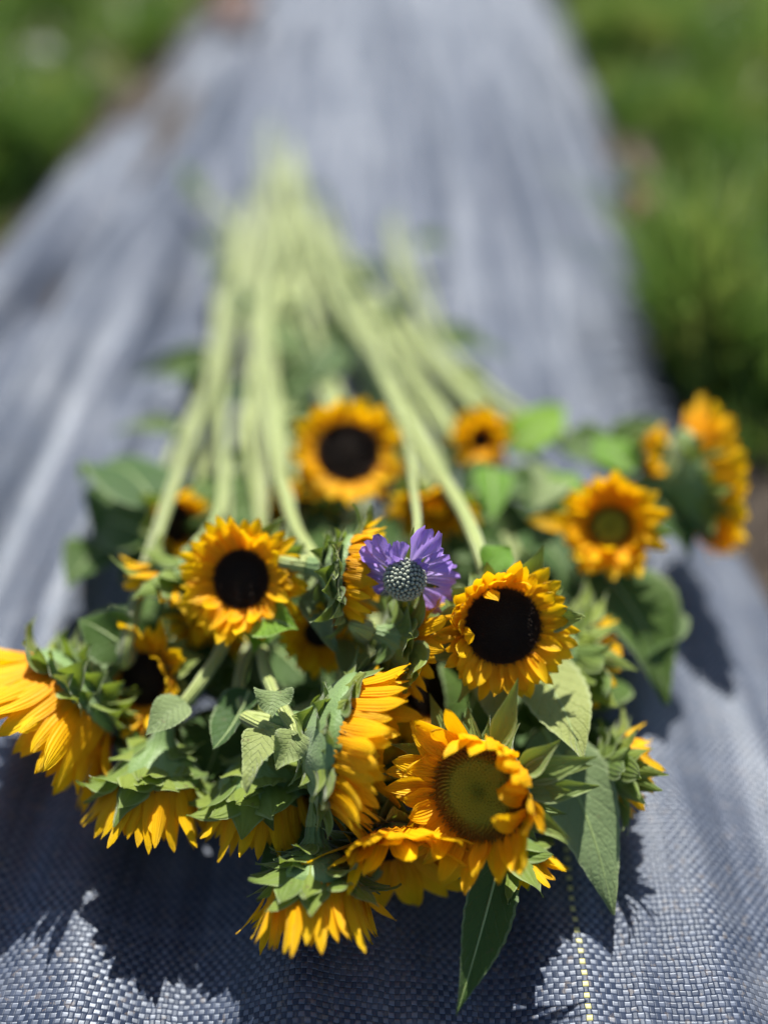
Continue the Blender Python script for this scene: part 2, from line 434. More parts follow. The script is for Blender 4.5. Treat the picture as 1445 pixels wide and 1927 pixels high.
def fabric():
    m = N('woven_fabric'); T = 0.0029
    u, v = m.uv()
    U = m.math('DIVIDE', u, T); V = m.math('DIVIDE', v, T)
    # threads wander a little
    w1 = m.noise(14, 2); 
    U = m.math('ADD', U, m.math('ADD', m.math('MULTIPLY', w1, 2.5), m.math('MULTIPLY', m.noise(110, 2), 0.55))); w2 = m.noise(11, 2); V = m.math('ADD', V, m.math('ADD', m.math('MULTIPLY', w2, 2.5), m.math('MULTIPLY', m.noise(95, 2), 0.55)))
    iu = m.math('FLOOR', U); iv = m.math('FLOOR', V)
    par = m.math('FLOORED_MODULO', m.math('ADD', iu, iv), 2.0)        # 1: weft thread on top
    fu = m.math('SUBTRACT', m.math('FRACT', U), 0.5); fv = m.math('SUBTRACT', m.math('FRACT', V), 0.5)
    cu = m.math('SUBTRACT', 1.0, m.math('POWER', m.math('ABSOLUTE', m.math('MULTIPLY', fu, 2)), 5.0)); cv = m.math('SUBTRACT', 1.0, m.math('POWER', m.math('ABSOLUTE', m.math('MULTIPLY', fv, 2)), 5.0))
    eu = m.math('POWER', m.math('ABSOLUTE', m.math('MULTIPLY', fu, 2)), 6.0); ev = m.math('POWER', m.math('ABSOLUTE', m.math('MULTIPLY', fv, 2)), 6.0)
    hw = m.math('SUBTRACT', cv, m.math('MULTIPLY', eu, 0.5))          # warp on top
    hf = m.math('SUBTRACT', cu, m.math('MULTIPLY', ev, 0.5))
    h = m.math('ADD', m.math('MULTIPLY', hw, m.math('SUBTRACT', 1.0, par)), m.math('MULTIPLY', hf, par))
    # fine striation along each tape
    comb = m.n('CombineXYZ'); m.t.links.new(m.math('MULTIPLY', U, 6.0), comb.inputs[0]); m.t.links.new(m.math('MULTIPLY', V, 0.5), comb.inputs[1])
    s1 = m.noise(1.5, 2, comb.outputs[0])
    comb2 = m.n('CombineXYZ'); m.t.links.new(m.math('MULTIPLY', U, 0.5), comb2.inputs[0]); m.t.links.new(m.math('MULTIPLY', V, 6.0), comb2.inputs[1])
    s2 = m.noise(1.5, 2, comb2.outputs[0])
    st = m.math('ADD', m.math('MULTIPLY', s1, m.math('SUBTRACT', 1.0, par)), m.math('MULTIPLY', s2, par))
    h2 = m.math('ADD', h, m.math('MULTIPLY', st, 0.25))
    # thread tone
    wn = m.n('TexWhiteNoise'); wn.noise_dimensions = '2D'
    cc = m.n('CombineXYZ'); m.t.links.new(m.math('MULTIPLY', iu, m.math('SUBTRACT', 1.0, par)), cc.inputs[0]); m.t.links.new(m.math('MULTIPLY', iv, par), cc.inputs[1])
    m.t.links.new(cc.outputs[0], wn.inputs['Vector'])
    tone = m.math('SUBTRACT', m.math('MULTIPLY', wn.outputs['Value'], 0.9), m.math('MULTIPLY', par, 0.35))
    base = m.mix(tone, (0.020, 0.028, 0.050), (0.066, 0.081, 0.118))
    dust = m.noise(9, 5, rough=0.65); dust = m.math('MAXIMUM', m.math('MULTIPLY', m.math('SUBTRACT', dust, 0.5), 2.2), 0.0)
    base = m.mix(m.math('MINIMUM', dust, 0.5), base, (0.17, 0.18, 0.20))
    sp = m.math('MULTIPLY', m.math('SUBTRACT', m.noise(230, 3), 0.62), 12.0); sp = m.math('MINIMUM', m.math('MAXIMUM', sp, 0.0), 0.3)
    base = m.mix(sp, base, (0.20, 0.16, 0.12))
    # marker thread
    yl = m.math('LESS_THAN', m.math('ABSOLUTE', m.math('SUBTRACT', iu, YU)), 0.5)
    yl = m.math('MULTIPLY', yl, m.math('SUBTRACT', 1.0, par))
    yl = m.math('MULTIPLY', yl, m.math('LESS_THAN', v, 0.42))
    base = m.mix(yl, base, (0.36, 0.34, 0.11))
    p = m.n('BsdfPrincipled'); m.set(p, 'Base Color', base)
    m.set(p, 'Roughness', m.math('ADD', 0.40, m.math('MULTIPLY', st, 0.15)))
    m.set(p, 'Specular IOR Level', m.math('SUBTRACT', 1.1, m.math('MULTIPLY', par, m.math('ADD', 0.15, m.math('MULTIPLY', m.noise(16, 3), 1.1)))))
    p.inputs['Specular Tint'].default_value = (0.86, 0.93, 1.0, 1)
    p.inputs['Anisotropic'].default_value = 0.75
    m.set(p, 'Anisotropic Rotation', m.math('MULTIPLY', par, 0.25))
    tg = m.n('Tangent'); tg.direction_type = 'UV_MAP'; tg.uv_map = 'UVMap'; m.t.links.new(tg.outputs[0], p.inputs['Tangent'])
    m.t.links.new(m.bump(h2, 0.00035), p.inputs['Normal'])
    m.t.links.new(p.outputs[0], m.out.inputs[0])
    ys = np.concatenate([np.linspace(-0.6, 0.0, 30), np.linspace(0.004, 1.2, 280), np.linspace(1.21, 3.2, 170), np.linspace(3.3, 9, 60)])
    nc = 260; vs = []; uv = []
    for y in ys:
        a = lerp_edge(y, ly, lx) + 0.012*noise.noise(Vector((0, y*5, 0))); b = lerp_edge(y, ry, rx) + 0.012*noise.noise(Vector((4, y*6, 0)))
        for j in range(nc):
            t = j/(nc-1); x = a + (b-a)*t
            dl = (x-a); dr = (b-x); ed = min(dl, dr)
            z = fab_h(x, y) - 0.045*math.exp(-ed/0.035) - 0.002
            # crease running along the left shoulder
            z -= 0.016*math.exp(-((dl-0.13)/0.016)**2) - 0.014*math.exp(-((dl-0.20)/0.03)**2) + 0.012*math.exp(-((dl-0.31)/0.02)**2)
            vs.append((x, y, z)); uv.append(fab_uv(x, y))
    o = mesh_obj('ground_fabric', vs, grid_faces(len(ys), nc), m.m, None, uv); o['kind'] = 'structure'
YU = math.floor(U0/0.0029 + 0.6)
fabric()

def grass():
    rng = np.random.default_rng(4)
    m = N('grass'); nz = m.noise(7, 5, rough=0.7); r = m.noise(60, 1)
    c = m.ramp(nz, [(0.36, (0.03, 0.085, 0.015)), (0.5, (0.10, 0.19, 0.028)), (0.62, (0.30, 0.34, 0.08))])
    c = m.mix(m.math('MULTIPLY', r, 0.4), c, (0.16, 0.25, 0.04))
    mat = m.leafy(c, c, 0.4, 0.45, None, 0.0, 0.4)
    V = []; F = []
    cnt = 0
    def patch(n, side, y0, y1, wmax, hmin, hmax, wid):
        nonlocal cnt
        k = 0
        while k < n:
            y = rng.uniform(y0, y1); d = rng.exponential(wmax*0.4)
            if d > wmax: continue
            if side > 0: x = lerp_edge(y, ry, rx) + d + 0.005 + GAP(y)
            else: x = lerp_edge(y, ly, lx) - d - 0.02
            dens = noise.noise(Vector((x*5.5, y*4.0, 7.7))) + 0.45*noise.noise(Vector((x*17, y*13, 2)))
            if rng.uniform() > (0.08 if dens < 0 else 0.25+1.8*dens): continue
            k += 1
            h = rng.uniform(hmin, hmax)*(0.55+1.7*max(0, dens))*min(1, 0.6+d*6); a = rng.uniform(0, 2*math.pi); lean = rng.uniform(0.1, 0.9)
            dx, dy = math.cos(a), math.sin(a); b = rng.uniform(0, 2*math.pi); wx, wy = math.cos(b)*wid, math.sin(b)*wid
            for s, ww in ((0, 1), (0.4, 0.9), (0.75, 0.6), (1, 0.05)):
                px = x + dx*lean*h*s*s; py = y + dy*lean*h*s*s; pz = -0.045 + h*s*(1-0.25*lean*s)
                V.append((px-wx*ww, py-wy*ww, pz)); V.append((px+wx*ww, py+wy*ww, pz))
            for q in range(3): F.append((cnt+q*2, cnt+q*2+1, cnt+q*2+3, cnt+q*2+2))
            cnt += 8
    GAP = lambda y: 0.30*max(0, 0.84-y)
    patch(19000, 1, 0.65, 3.2, 1.0, 0.06, 0.20, 0.0028)
    patch(2200, 1, 0.7, 2.6, 0.7, 0.05, 0.12, 0.011); patch(1200, -1, 0.9, 2.6, 0.6, 0.05, 0.12, 0.011)
    patch(9000, -1, 0.9, 3.2, 0.9, 0.05, 0.14, 0.003)
    patch(14000, 1, 3.0, 7.0, 2.5, 0.08, 0.2, 0.006)
    patch(12000, -1, 3.0, 7.0, 2.5, 0.08, 0.2, 0.006)
    o = mesh_obj('grass', V, F, mat, None, None, False); o['kind'] = 'stuff'
    o['label'] = 'green grass growing along both edges of the fabric'; o['category'] = 'grass'
grass()

# ------------------------------------------------------------------ the sunflowers
B = lambda x, y, h=0.02: (x, y, h)
D = dict
# front row
sunflower('sunflower at the far left facing down, bright upper petals drooping over its face', (140, 1308, 0.065), (-0.70, -0.66, 0.30),
    rd=0.033, L=0.044, W=0.0072, npet=42, e=58, curl=-8, jit=0.7, nb=36, bl=0.022, bw=0.0062, be=18, bc=-55,
    stem=[(232, 1245, 0.085), (252, 1150, 0.10), (305, 960, 0.10), (365, 800, 0.075), (420, 640, 0.05), (455, 480, 0.03), (470, 380, 0.02)], sr=0.0056, seed=1,
    leaves=[((245, 1225, 0.09), (150, 1165, 0.10), 0.016, (-0.3, 0.4, 0.8), D(bend=0.2)),
            ((300, 960, 0.09), (150, 905, 0.05), 0.030, (0.1, 0.9, 0.35), D(bend=0.35, fold=0.1)),
            ((290, 1010, 0.08), (190, 990, 0.03), 0.022, (-0.3, 0.3, 0.8), D(bend=0.2))])
sunflower('sunflower seen from behind with pale green bracts, petals down, beside the far left bloom', (298, 1460, 0.05), (-0.12, -0.95, 0.0),
    rd=0.024, L=0.031, W=0.0050, npet=36, e=76, curl=-14, jit=0.7, nb=34, bl=0.022, bw=0.0075, be=55, bc=-35, depth=0.75,
    stem=[(335, 1335, 0.085), (395, 1265, 0.09), (425, 1190, 0.085), (430, 1050, 0.07), (418, 900, 0.07), (420, 760, 0.05), (440, 560, 0.03), (455, 430, 0.02)], seed=2,
    leaves=[((350, 1320, 0.09), (275, 1385, 0.09), 0.010, (0, 0.5, 0.85), D(mat=M_LEAFP, bend=0.2))])
sunflower('sunflower seen from behind, petals hanging down, just left of the large side-on bloom', (502, 1478, 0.05), (0.0, -0.95, -0.05),
    rd=0.026, L=0.031, W=0.0048, npet=38, e=76, curl=-14, jit=0.7, nb=36, bl=0.025, bw=0.0078, be=55, bc=-30, depth=0.9,
    stem=[(470, 1360, 0.08), (450, 1290, 0.08), (470, 1180, 0.075), (490, 1000, 0.07), (492, 850, 0.07), (480, 660, 0.04), (490, 480, 0.03), (500, 330, 0.02)], seed=3,
    leaves=[((470, 1300, 0.085), (400, 1410, 0.085), 0.014, (-0.5, 0.3, 0.8), D(bend=-0.15, fold=0.5)),
            ((500, 1370, 0.10), (462, 1490, 0.10), 0.009, (-0.2, 0.3, 0.9), D(mat=M_LEAFP, bend=0.25, wav=0.3))])
sunflower('side-on sunflower facing right with a row of sunlit petals and broad ovate green bracts', (648, 1395, 0.09), (0.93, -0.20, 0.10),
    rd=0.036, L=0.031, W=0.0056, npet=44, e=70, curl=-14, jit=0.6, nb=46, bl=0.0195, bw=0.0078, be=54, bc=-30, depth=0.6,
    stem=[(555, 1385, 0.10), (515, 1300, 0.10), (490, 1230, 0.09), (500, 1100, 0.075), (480, 950, 0.07), (470, 800, 0.06), (500, 600, 0.04), (520, 400, 0.025)], seed=4,
    leaves=[((520, 1300, 0.112), (512, 1352, 0.112), 0.010, (0.1, 0.5, 0.9), D(mat=M_LEAFP, fold=0.5, wav=0.3)),
            ((555, 1375, 0.105), (520, 1450, 0.10), 0.009, (0.1, 0.3, 0.9), D(mat=M_LEAFP, wav=0.4, fold=0.6))])
sunflower('shaded orange sunflower drooping face down behind and below the side-on bloom', (735, 1588, 0.045), (0.15, -0.66, 0.70),
    rd=0.017, L=0.043, W=0.0085, npet=30, e=22, curl=-12, ev=20, eaz=90, jit=0.8, nb=18, be=20,
    stem=[(700, 1440, 0.06), (705, 1330, 0.05), (700, 1200, 0.05), (690, 1000, 0.05), (640, 800, 0.05), (560, 560, 0.03), (530, 420, 0.02)], seed=5)
sunflower('front-most sunflower drooping toward the camera with a ruff of green bracts on top', (594, 1655, 0.045), (0.02, -0.92, 0.32),
    rd=0.0225, L=0.034, W=0.0047, npet=40, e=76, curl=-10, jit=0.8, nb=48, bl=0.021, bw=0.0068, be=56, bc=-40, depth=0.95,
    stem=[(600, 1560, 0.045), (640, 1450, 0.03), (640, 1300, 0.04), (620, 1100, 0.05), (600, 850, 0.04), (555, 600, 0.02), (540, 450, 0.02)], seed=6,
    leaves=[((590, 1540, 0.05), (490, 1645, 0.035), 0.012, (-0.4, 0.3, 0.8), D())])
sunflower('green-centred sunflower in front facing the camera with curled petals and spiky bracts', (903, 1490, 0.09), (-0.40, 0.06, 0.90),
    rd=0.0250, L=0.0280, W=0.0060, npet=34, e=26, curl=8, ev=52, eaz=25, kind='green', nb=24, bl=0.032, bw=0.0048, be=0, bc=10,
    stem=[(960, 1430, 0.05), (930, 1330, 0.05), (880, 1150, 0.055), (820, 950, 0.06), (740, 780, 0.05), (650, 600, 0.03), (560, 400, 0.02)], seed=7, jit=1.3,
    leaves=[((985, 1235, 0.085), (1097, 1440, 0.085), 0.021, (0.2, 0.25, 0.95), D(mat=M_LEAFP, bend=0.15, fold=0.15, label='pale sunlit leaf behind the green-centred bloom')),
            ((1020, 1370, 0.06), (1154, 1722, 0.02), 0.0215, (0.1, 0.15, 0.95), D(mat=M_LEAFP, bend=0.12, fold=0.12, label='long pale green pointed leaf')),
            ((945, 1590, 0.045), (858, 1912, 0.02), 0.0135, (0.25, 0.35, 0.9), D(bend=0.12, fold=0.35, label='folded dark green leaf with a sunlit tip'))])
sunflower('dark-centred sunflower right of the purple flower facing the camera', (945, 1178, 0.13), (0.05, 0.0, 0.98),
    rd=0.0215, L=0.0195, W=0.0052, npet=36, e=20, curl=4, ev=32, eaz=135, jit=0.8, nb=24, bl=0.024, bw=0.007, be=-5, bc=-10,
    stem=[(908, 1062, 0.135), (870, 960, 0.125), (800, 840, 0.10), (720, 710, 0.07), (640, 560, 0.045), (580, 380, 0.03), (545, 270, 0.02)], sr=0.0055, seed=8,
    leaves=[((915, 1070, 0.14), (962, 1032, 0.14), 0.010, (0.2, 0.7, 0.7), D(mat=M_LEAFB)),
            ((930, 1250, 0.08), (945, 1390, 0.09), 0.012, (-0.3, 0.2, 0.9), D(mat=M_LEAFP))])
sunflower('dark-centred sunflower left of middle facing the camera, right side petals broad and soft', (455, 1090, 0.13), (-0.22, 0.06, 0.97),
    rd=0.0176, L=0.0215, W=0.0052, npet=40, e=16, curl=-4, ev=18, eaz=170, jit=0.75, nb=20, bl=0.022, bw=0.006, be=-5, bc=-10,
    stem=[(520, 1060, 0.10), (545, 960, 0.10), (525, 860, 0.09), (500, 730, 0.06), (480, 560, 0.04), (510, 380, 0.03), (515, 230, 0.02)], sr=0.0042, seed=9,
    leaves=[((480, 1170, 0.115), (560, 1185, 0.12), 0.013, (0, 0.5, 0.85), D(mat=M_LEAFB, bend=0.3)),
            ((500, 1150, 0.10), (480, 1230, 0.09), 0.012, (0.3, 0.5, 0.85), D(mat=M_LEAFB))])
sunflower('large dark-centred sunflower resting on top of the stems at the back middle', (655, 852, 0.105), (0.02, 0.28, 0.96),
    rd=0.0235, L=0.0215, W=0.0058, npet=28, e=10, curl=20, nb=20, bl=0.022, bw=0.006, be=-5, bc=-10,
    stem=[(660, 800, 0.06), (640, 740, 0.05), (590, 600, 0.05), (555, 450, 0.035), (530, 320, 0.025)], seed=10,
    leaves=[((600, 720, 0.05), (640, 650, 0.05), 0.02, (0, 0.7, 0.7), D()), ((560, 690, 0.04), (520, 600, 0.05), 0.016, (0.2, 0.7, 0.7), D()),
            ((650, 950, 0.06), (560, 1010, 0.06), 0.02, (0.2, 0.5, 0.7), D())])
sunflower('small dark-centred sunflower at the back, right of the biggest back bloom', (905, 828, 0.085), (-0.25, 0.15, 0.95),
    rd=0.0085, L=0.021, W=0.0060, npet=18, e=22, curl=8, nb=12, bl=0.018, bw=0.005, be=0,
    stem=[(905, 800, 0.06), (860, 740, 0.05), (760, 640, 0.04), (690, 540, 0.03), (640, 460, 0.02)], sr=0.004, seed=11,
    leaves=[((925, 880, 0.085), (925, 985, 0.085), 0.014, (0.0, 0.2, 0.95), D(mat=M_LEAFB)),
            ((960, 850, 0.06), (1060, 765, 0.06), 0.020, (0.0, 0.6, 0.8), D(mat=M_LEAFB, bend=0.2)),
            ((930, 900, 0.05), (1050, 960, 0.06), 0.02, (0.0, 0.6, 0.8), D())])
sunflower('green-centred sunflower on the right facing the camera with one petal sticking out left', (1148, 992, 0.10), (-0.30, 0.12, 0.94),
    rd=0.0150, L=0.0250, W=0.0066, npet=28, jit=0.8, extra=(176, 0.040), e=30, curl=4, kind='green', nb=18, bl=0.022, bw=0.006, be=-5,
    stem=[(1120, 960, 0.06), (1040, 900, 0.05), (940, 800, 0.05), (840, 700, 0.04), (740, 590, 0.03), (660, 500, 0.02)], seed=12,
    leaves=[((1120, 1060, 0.07), (1255, 1325, 0.03), 0.030, (0.3, 0.3, 0.9), D(bend=0.15, label='broad dark green leaf in shade')),
            ((1040, 890, 0.08), (1010, 960, 0.09), 0.016, (0.3, 0.6, 0.7), D(mat=M_LEAFP)),
            ((1050, 950, 0.08), (1075, 890, 0.08), 0.016, (0.0, 0.6, 0.7), D(mat=M_LEAFB))])
sunflower('sunflower at the far right edge of the heap seen from the side, facing right', (1300, 905, 0.075), (0.92, 0.10, 0.05),
    rd=0.038, L=0.032, W=0.0095, npet=40, jit=0.6, e=46, curl=-10, nb=24, bl=0.026, bw=0.008, be=42, bc=-20,
    stem=[(1210, 915, 0.07), (1120, 870, 0.06), (1010, 810, 0.05), (890, 730, 0.04), (780, 620, 0.03), (740, 500, 0.02), (728, 420, 0.02)], seed=13,
    leaves=[((1220, 930, 0.07), (1300, 1050, 0.05), 0.022, (0.2, 0.5, 0.8), D()),
            ((1160, 860, 0.07), (1240, 790, 0.08), 0.018, (0.2, 0.6, 0.8), D()),
            ((1060, 850, 0.07), (1190, 840, 0.075), 0.020, (0.0, 0.7, 0.7), D())])
sunflower('small half-hidden orange sunflower between the far right bloom and the green-centred one', (1218, 862, 0.085), (0.70, 0.10, 0.5),
    rd=0.012, L=0.020, W=0.0055, npet=18, e=45, curl=5, nb=14, bl=0.02, be=30,
    stem=[(1150, 850, 0.07), (1060, 815, 0.06), (930, 740, 0.05), (830, 640, 0.04), (745, 470, 0.02)], seed=14, sr=0.004,
    leaves=[((1190, 890, 0.085), (1120, 820, 0.085), 0.018, (0.0, 0.6, 0.8), D(mat=M_LEAFB))])
sunflower('blurred yellow sunflower under the pale stem of the dark-centred right bloom', (818, 952, 0.085), (-0.15, -0.75, 0.45),
    rd=0.014, L=0.026, W=0.006, npet=20, e=25, curl=0, nb=14, be=20,
    stem=[(830, 880, 0.06), (800, 800, 0.05), (730, 680, 0.04), (650, 520, 0.03), (600, 400, 0.02)], seed=15, sr=0.004,
    leaves=[((850, 1010, 0.07), (960, 1040, 0.08), 0.02, (0.0, 0.5, 0.8), D()),
            ((870, 940, 0.07), (1000, 900, 0.07), 0.022, (0.0, 0.6, 0.8), D())])
sunflower('side-on sunflower touching the left side of the purple flower', (658, 1078, 0.14), (0.93, -0.15, 0.12),
    rd=0.0215, L=0.020, W=0.0042, npet=24, e=58, curl=5, nb=36, bl=0.021, bw=0.0062, be=48, bc=-50, depth=0.8,
    stem=[(590, 1055, 0.125), (555, 990, 0.11), (532, 890, 0.095), (520, 780, 0.07), (505, 600, 0.045), (535, 420, 0.03), (540, 300, 0.02)], sr=0.005, seed=16,
    leaves=[((600, 1110, 0.12), (632, 1228, 0.11), 0.010, (-0.3, 0.2, 0.9), D(mat=M_LEAFP, wav=0.5, fold=0.5)),
            ((600, 1060, 0.12), (580, 1150, 0.125), 0.012, (-0.3, 0.2, 0.9), D(mat=M_LEAFP, wav=0.5))])
sunflower('sunflower seen from behind just below the purple flower, its petals pointing right', (757, 1205, 0.115), (0.86, -0.30, -0.25),
    rd=0.016, L=0.025, W=0.0052, npet=22, e=40, curl=-5, nb=22, bl=0.022, bw=0.0072, be=35, bc=-40, depth=0.9,
    stem=[(690, 1198, 0.11), (655, 1180, 0.10), (640, 1100, 0.07), (650, 950, 0.06), (620, 780, 0.05), (560, 600, 0.03), (520, 460, 0.02)], sr=0.0046, seed=17,
    leaves=[((655, 1200, 0.10), (655, 1290, 0.09), 0.010, (0.3, 0.2, 0.9), D(mat=M_LEAFP))])
sunflower('small sunflower peeping out under the curled grey-green leaves left of the purple flower', (603, 1190, 0.10), (0.05, -0.35, 0.92),
    rd=0.0095, L=0.019, W=0.0048, npet=22, e=25, curl=5, nb=12, bl=0.016, be=0,
    stem=[(600, 1130, 0.08), (580, 1000, 0.06), (560, 850, 0.05), (540, 650, 0.03), (530, 500, 0.02)], seed=18, sr=0.004)
sunflower('dark-centred sunflower tucked low behind the pale stem, between the far left bloom and the leaves', (272, 1278, 0.07), (-0.35, 0.05, 0.92),
    rd=0.0165, L=0.026, W=0.0055, npet=26, e=25, curl=0, ev=15, eaz=0, nb=14, bl=0.02, be=0,
    stem=[(330, 1200, 0.05), (370, 1080, 0.05), (380, 900, 0.05), (400, 760, 0.04), (440, 600, 0.03)], seed=19,
    leaves=[((340, 1220, 0.05), (420, 1300, 0.05), 0.024, (0, 0.6, 0.8), D()), ((330, 1130, 0.05), (270, 1210, 0.05), 0.018, (0, 0.6, 0.8), D())])
sunflower('yellow sunflower facing down-left under a fan of green bracts, beside the dark-centred left bloom', (330, 1090, 0.105), (-0.45, -0.75, 0.05),
    rd=0.015, L=0.023, W=0.005, npet=22, e=35, curl=0, nb=22, bl=0.026, bw=0.006, be=40, bc=-30, depth=0.8,
    stem=[(385, 1010, 0.10), (415, 950, 0.09), (417, 830, 0.07), (420, 700, 0.05), (440, 520, 0.03), (465, 400, 0.02)], seed=20, sr=0.0045)
sunflower('blurred orange sunflower standing edge-on behind the thick pale stem at the left', (328, 985, 0.075), (0.75, 0.0, 0.55),
    rd=0.016, L=0.016, W=0.005, npet=20, e=45, curl=0, nb=12, bl=0.02, be=30,
    stem=[(290, 950, 0.05), (330, 850, 0.05), (400, 690, 0.04), (440, 450, 0.03), (395, 370, 0.02)], seed=21, sr=0.004,
    leaves=[((330, 1000, 0.07), (400, 900, 0.06), 0.02, (0, 0.6, 0.8), D()), ((390, 1040, 0.06), (470, 940, 0.06), 0.022, (0, 0.6, 0.8), D()),
            ((300, 1040, 0.06), (230, 1100, 0.03), 0.02, (0, 0.6, 0.8), D())])
sunflower('small closing sunflower low at the right with orange petals and long shaggy bracts', (1152, 1440, 0.05), (0.90, -0.25, -0.05),
    rd=0.014, L=0.022, W=0.0052, npet=16, e=50, curl=8, nb=26, bl=0.030, bw=0.0055, be=52, bc=-25, depth=1.2,
    stem=[(1080, 1380, 0.045), (1040, 1290, 0.045), (1000, 1150, 0.05), (930, 950, 0.05), (830, 780, 0.05), (720, 620, 0.03), (640, 500, 0.02)], seed=22,
    leaves=[((1070, 1370, 0.045), (1180, 1530, 0.02), 0.018, (0.3, 0.3, 0.9), D())])
sunflower('sunflower turned away beside the right dark-centred bloom, showing only its fringe of green bracts', (1068, 1235, 0.065), (0.75, -0.45, -0.40),
    rd=0.022, L=0.020, W=0.005, npet=20, e=50, curl=0, nb=34, bl=0.030, bw=0.0060, be=35, bc=-45, depth=0.8,
    stem=[(1000, 1150, 0.08), (960, 1040, 0.07), (900, 900, 0.06), (810, 760, 0.05), (700, 600, 0.03), (620, 450, 0.02)], seed=23,
    leaves=[((1080, 1080, 0.06), (1140, 1200, 0.05), 0.022, (0.3, 0.4, 0.9), D()), ((1000, 1000, 0.06), (1080, 1100, 0.06), 0.024, (0.3, 0.4, 0.9), D())])
sunflower('sunflower hidden under the front green-centred bloom with a single orange petal tip showing', (965, 1600, 0.035), (0.25, -0.90, 0.10),
    rd=0.012, L=0.021, W=0.0055, npet=14, e=50, curl=0, nb=16, bl=0.026, be=55, bc=-10,
    stem=[(950, 1500, 0.03), (930, 1350, 0.03), (880, 1150, 0.04), (800, 950, 0.04), (700, 750, 0.03), (610, 560, 0.02)], seed=24)
sunflower('deeply shaded brown-centred sunflower in the hollow left of the right dark-centred bloom', (815, 1290, 0.06), (-0.05, 0.05, 0.98),
    rd=0.020, L=0.025, W=0.006, npet=24, e=15, curl=0, nb=12, be=0,
    stem=[(810, 1200, 0.04), (790, 1050, 0.04), (740, 850, 0.04), (660, 650, 0.03), (590, 500, 0.02)], seed=25,
    leaves=[((900, 1260, 0.06), (850, 1400, 0.06), 0.026, (0.2, 0.4, 0.9), D()), ((800, 1120, 0.07), (870, 1240, 0.08), 0.02, (0.2, 0.4, 0.9), D())])
sunflower('shaded orange sunflower standing behind the side-on bloom, in line with it', (692, 1372, 0.065), (0.90, -0.15, 0.15),
    rd=0.030, L=0.034, W=0.0075, npet=26, e=40, curl=-8, nb=12, be=30,
    stem=[(640, 1300, 0.05), (620, 1180, 0.05), (600, 1000, 0.05), (580, 850, 0.04), (540, 650, 0.03), (520, 500, 0.02)], seed=26,
    leaves=[((600, 1280, 0.05), (560, 1400, 0.05), 0.024, (0, 0.5, 0.8), D()), ((420, 1350, 0.05), (380, 1480, 0.04), 0.022, (0, 0.5, 0.8), D()),
            ((450, 1250, 0.05), (380, 1240, 0.05), 0.022, (0, 0.5, 0.8), D())])
sunflower('blurred orange sunflower low under the left edge of the biggest back bloom', (568, 955, 0.06), (-0.2, -0.4, 0.85),
    rd=0.012, L=0.018, W=0.005, npet=16, e=25, curl=0, nb=12, be=0,
    stem=[(570, 900, 0.05), (560, 780, 0.04), (530, 620, 0.03), (510, 480, 0.02)], seed=27, sr=0.004,
    leaves=[((560, 1000, 0.06), (620, 1080, 0.07), 0.02, (0, 0.5, 0.8), D()), ((690, 980, 0.07), (750, 1080, 0.08), 0.02, (0, 0.5, 0.8), D()),
            ((440, 900, 0.04), (500, 1010, 0.06), 0.022, (0, 0.5, 0.8), D())])
sunflower('yellow sunflower half hidden beneath the dark-centred left bloom, above the curved stalks', (395, 1175, 0.075), (-0.2, -0.7, 0.5),
    rd=0.012, L=0.022, W=0.0055, npet=20, e=30, curl=0, nb=14, be=10,
    stem=[(410, 1100, 0.06), (430, 960, 0.05), (450, 800, 0.04), (470, 640, 0.03), (480, 500, 0.02)], seed=28, sr=0.004,
    leaves=[((520, 1220, 0.06), (600, 1300, 0.06), 0.024, (0, 0.5, 0.8), D()), ((420, 1200, 0.05), (350, 1180, 0.04), 0.02, (0, 0.5, 0.8), D())])

# leaves still on the stems, pressed low under the heads
rf = random.Random(9)
cells = [(x, y) for x in range(230, 1240, 105) for y in range(930, 1500, 105)]
for x, y in cells:
    if (x > 1050 and y > 1400) or (x < 330 and y > 1380) or (y < 1000 and x > 1150): continue
    px, py = x + rf.uniform(-35, 35), y + rf.uniform(-35, 35)
    q = at(px, py, 0.03)
    root = min(FLOWERS, key=lambda f: (f.location - q).length + rf.uniform(0, 0.03))
    ang = rf.uniform(-2.6, -0.5); l = rf.uniform(95, 150)
    add_leaf(root, at(px, py, rf.uniform(0.025, 0.045)), at(px + l*math.cos(ang), py - l*math.sin(ang), rf.uniform(0.015, 0.05)), rf.uniform(0.018, 0.027),
             camdir((rf.uniform(-0.4, 0.4), rf.uniform(0.2, 0.8), 0.8)), mat=M_LEAF, bend=0.2, seed=int(px*7+py))

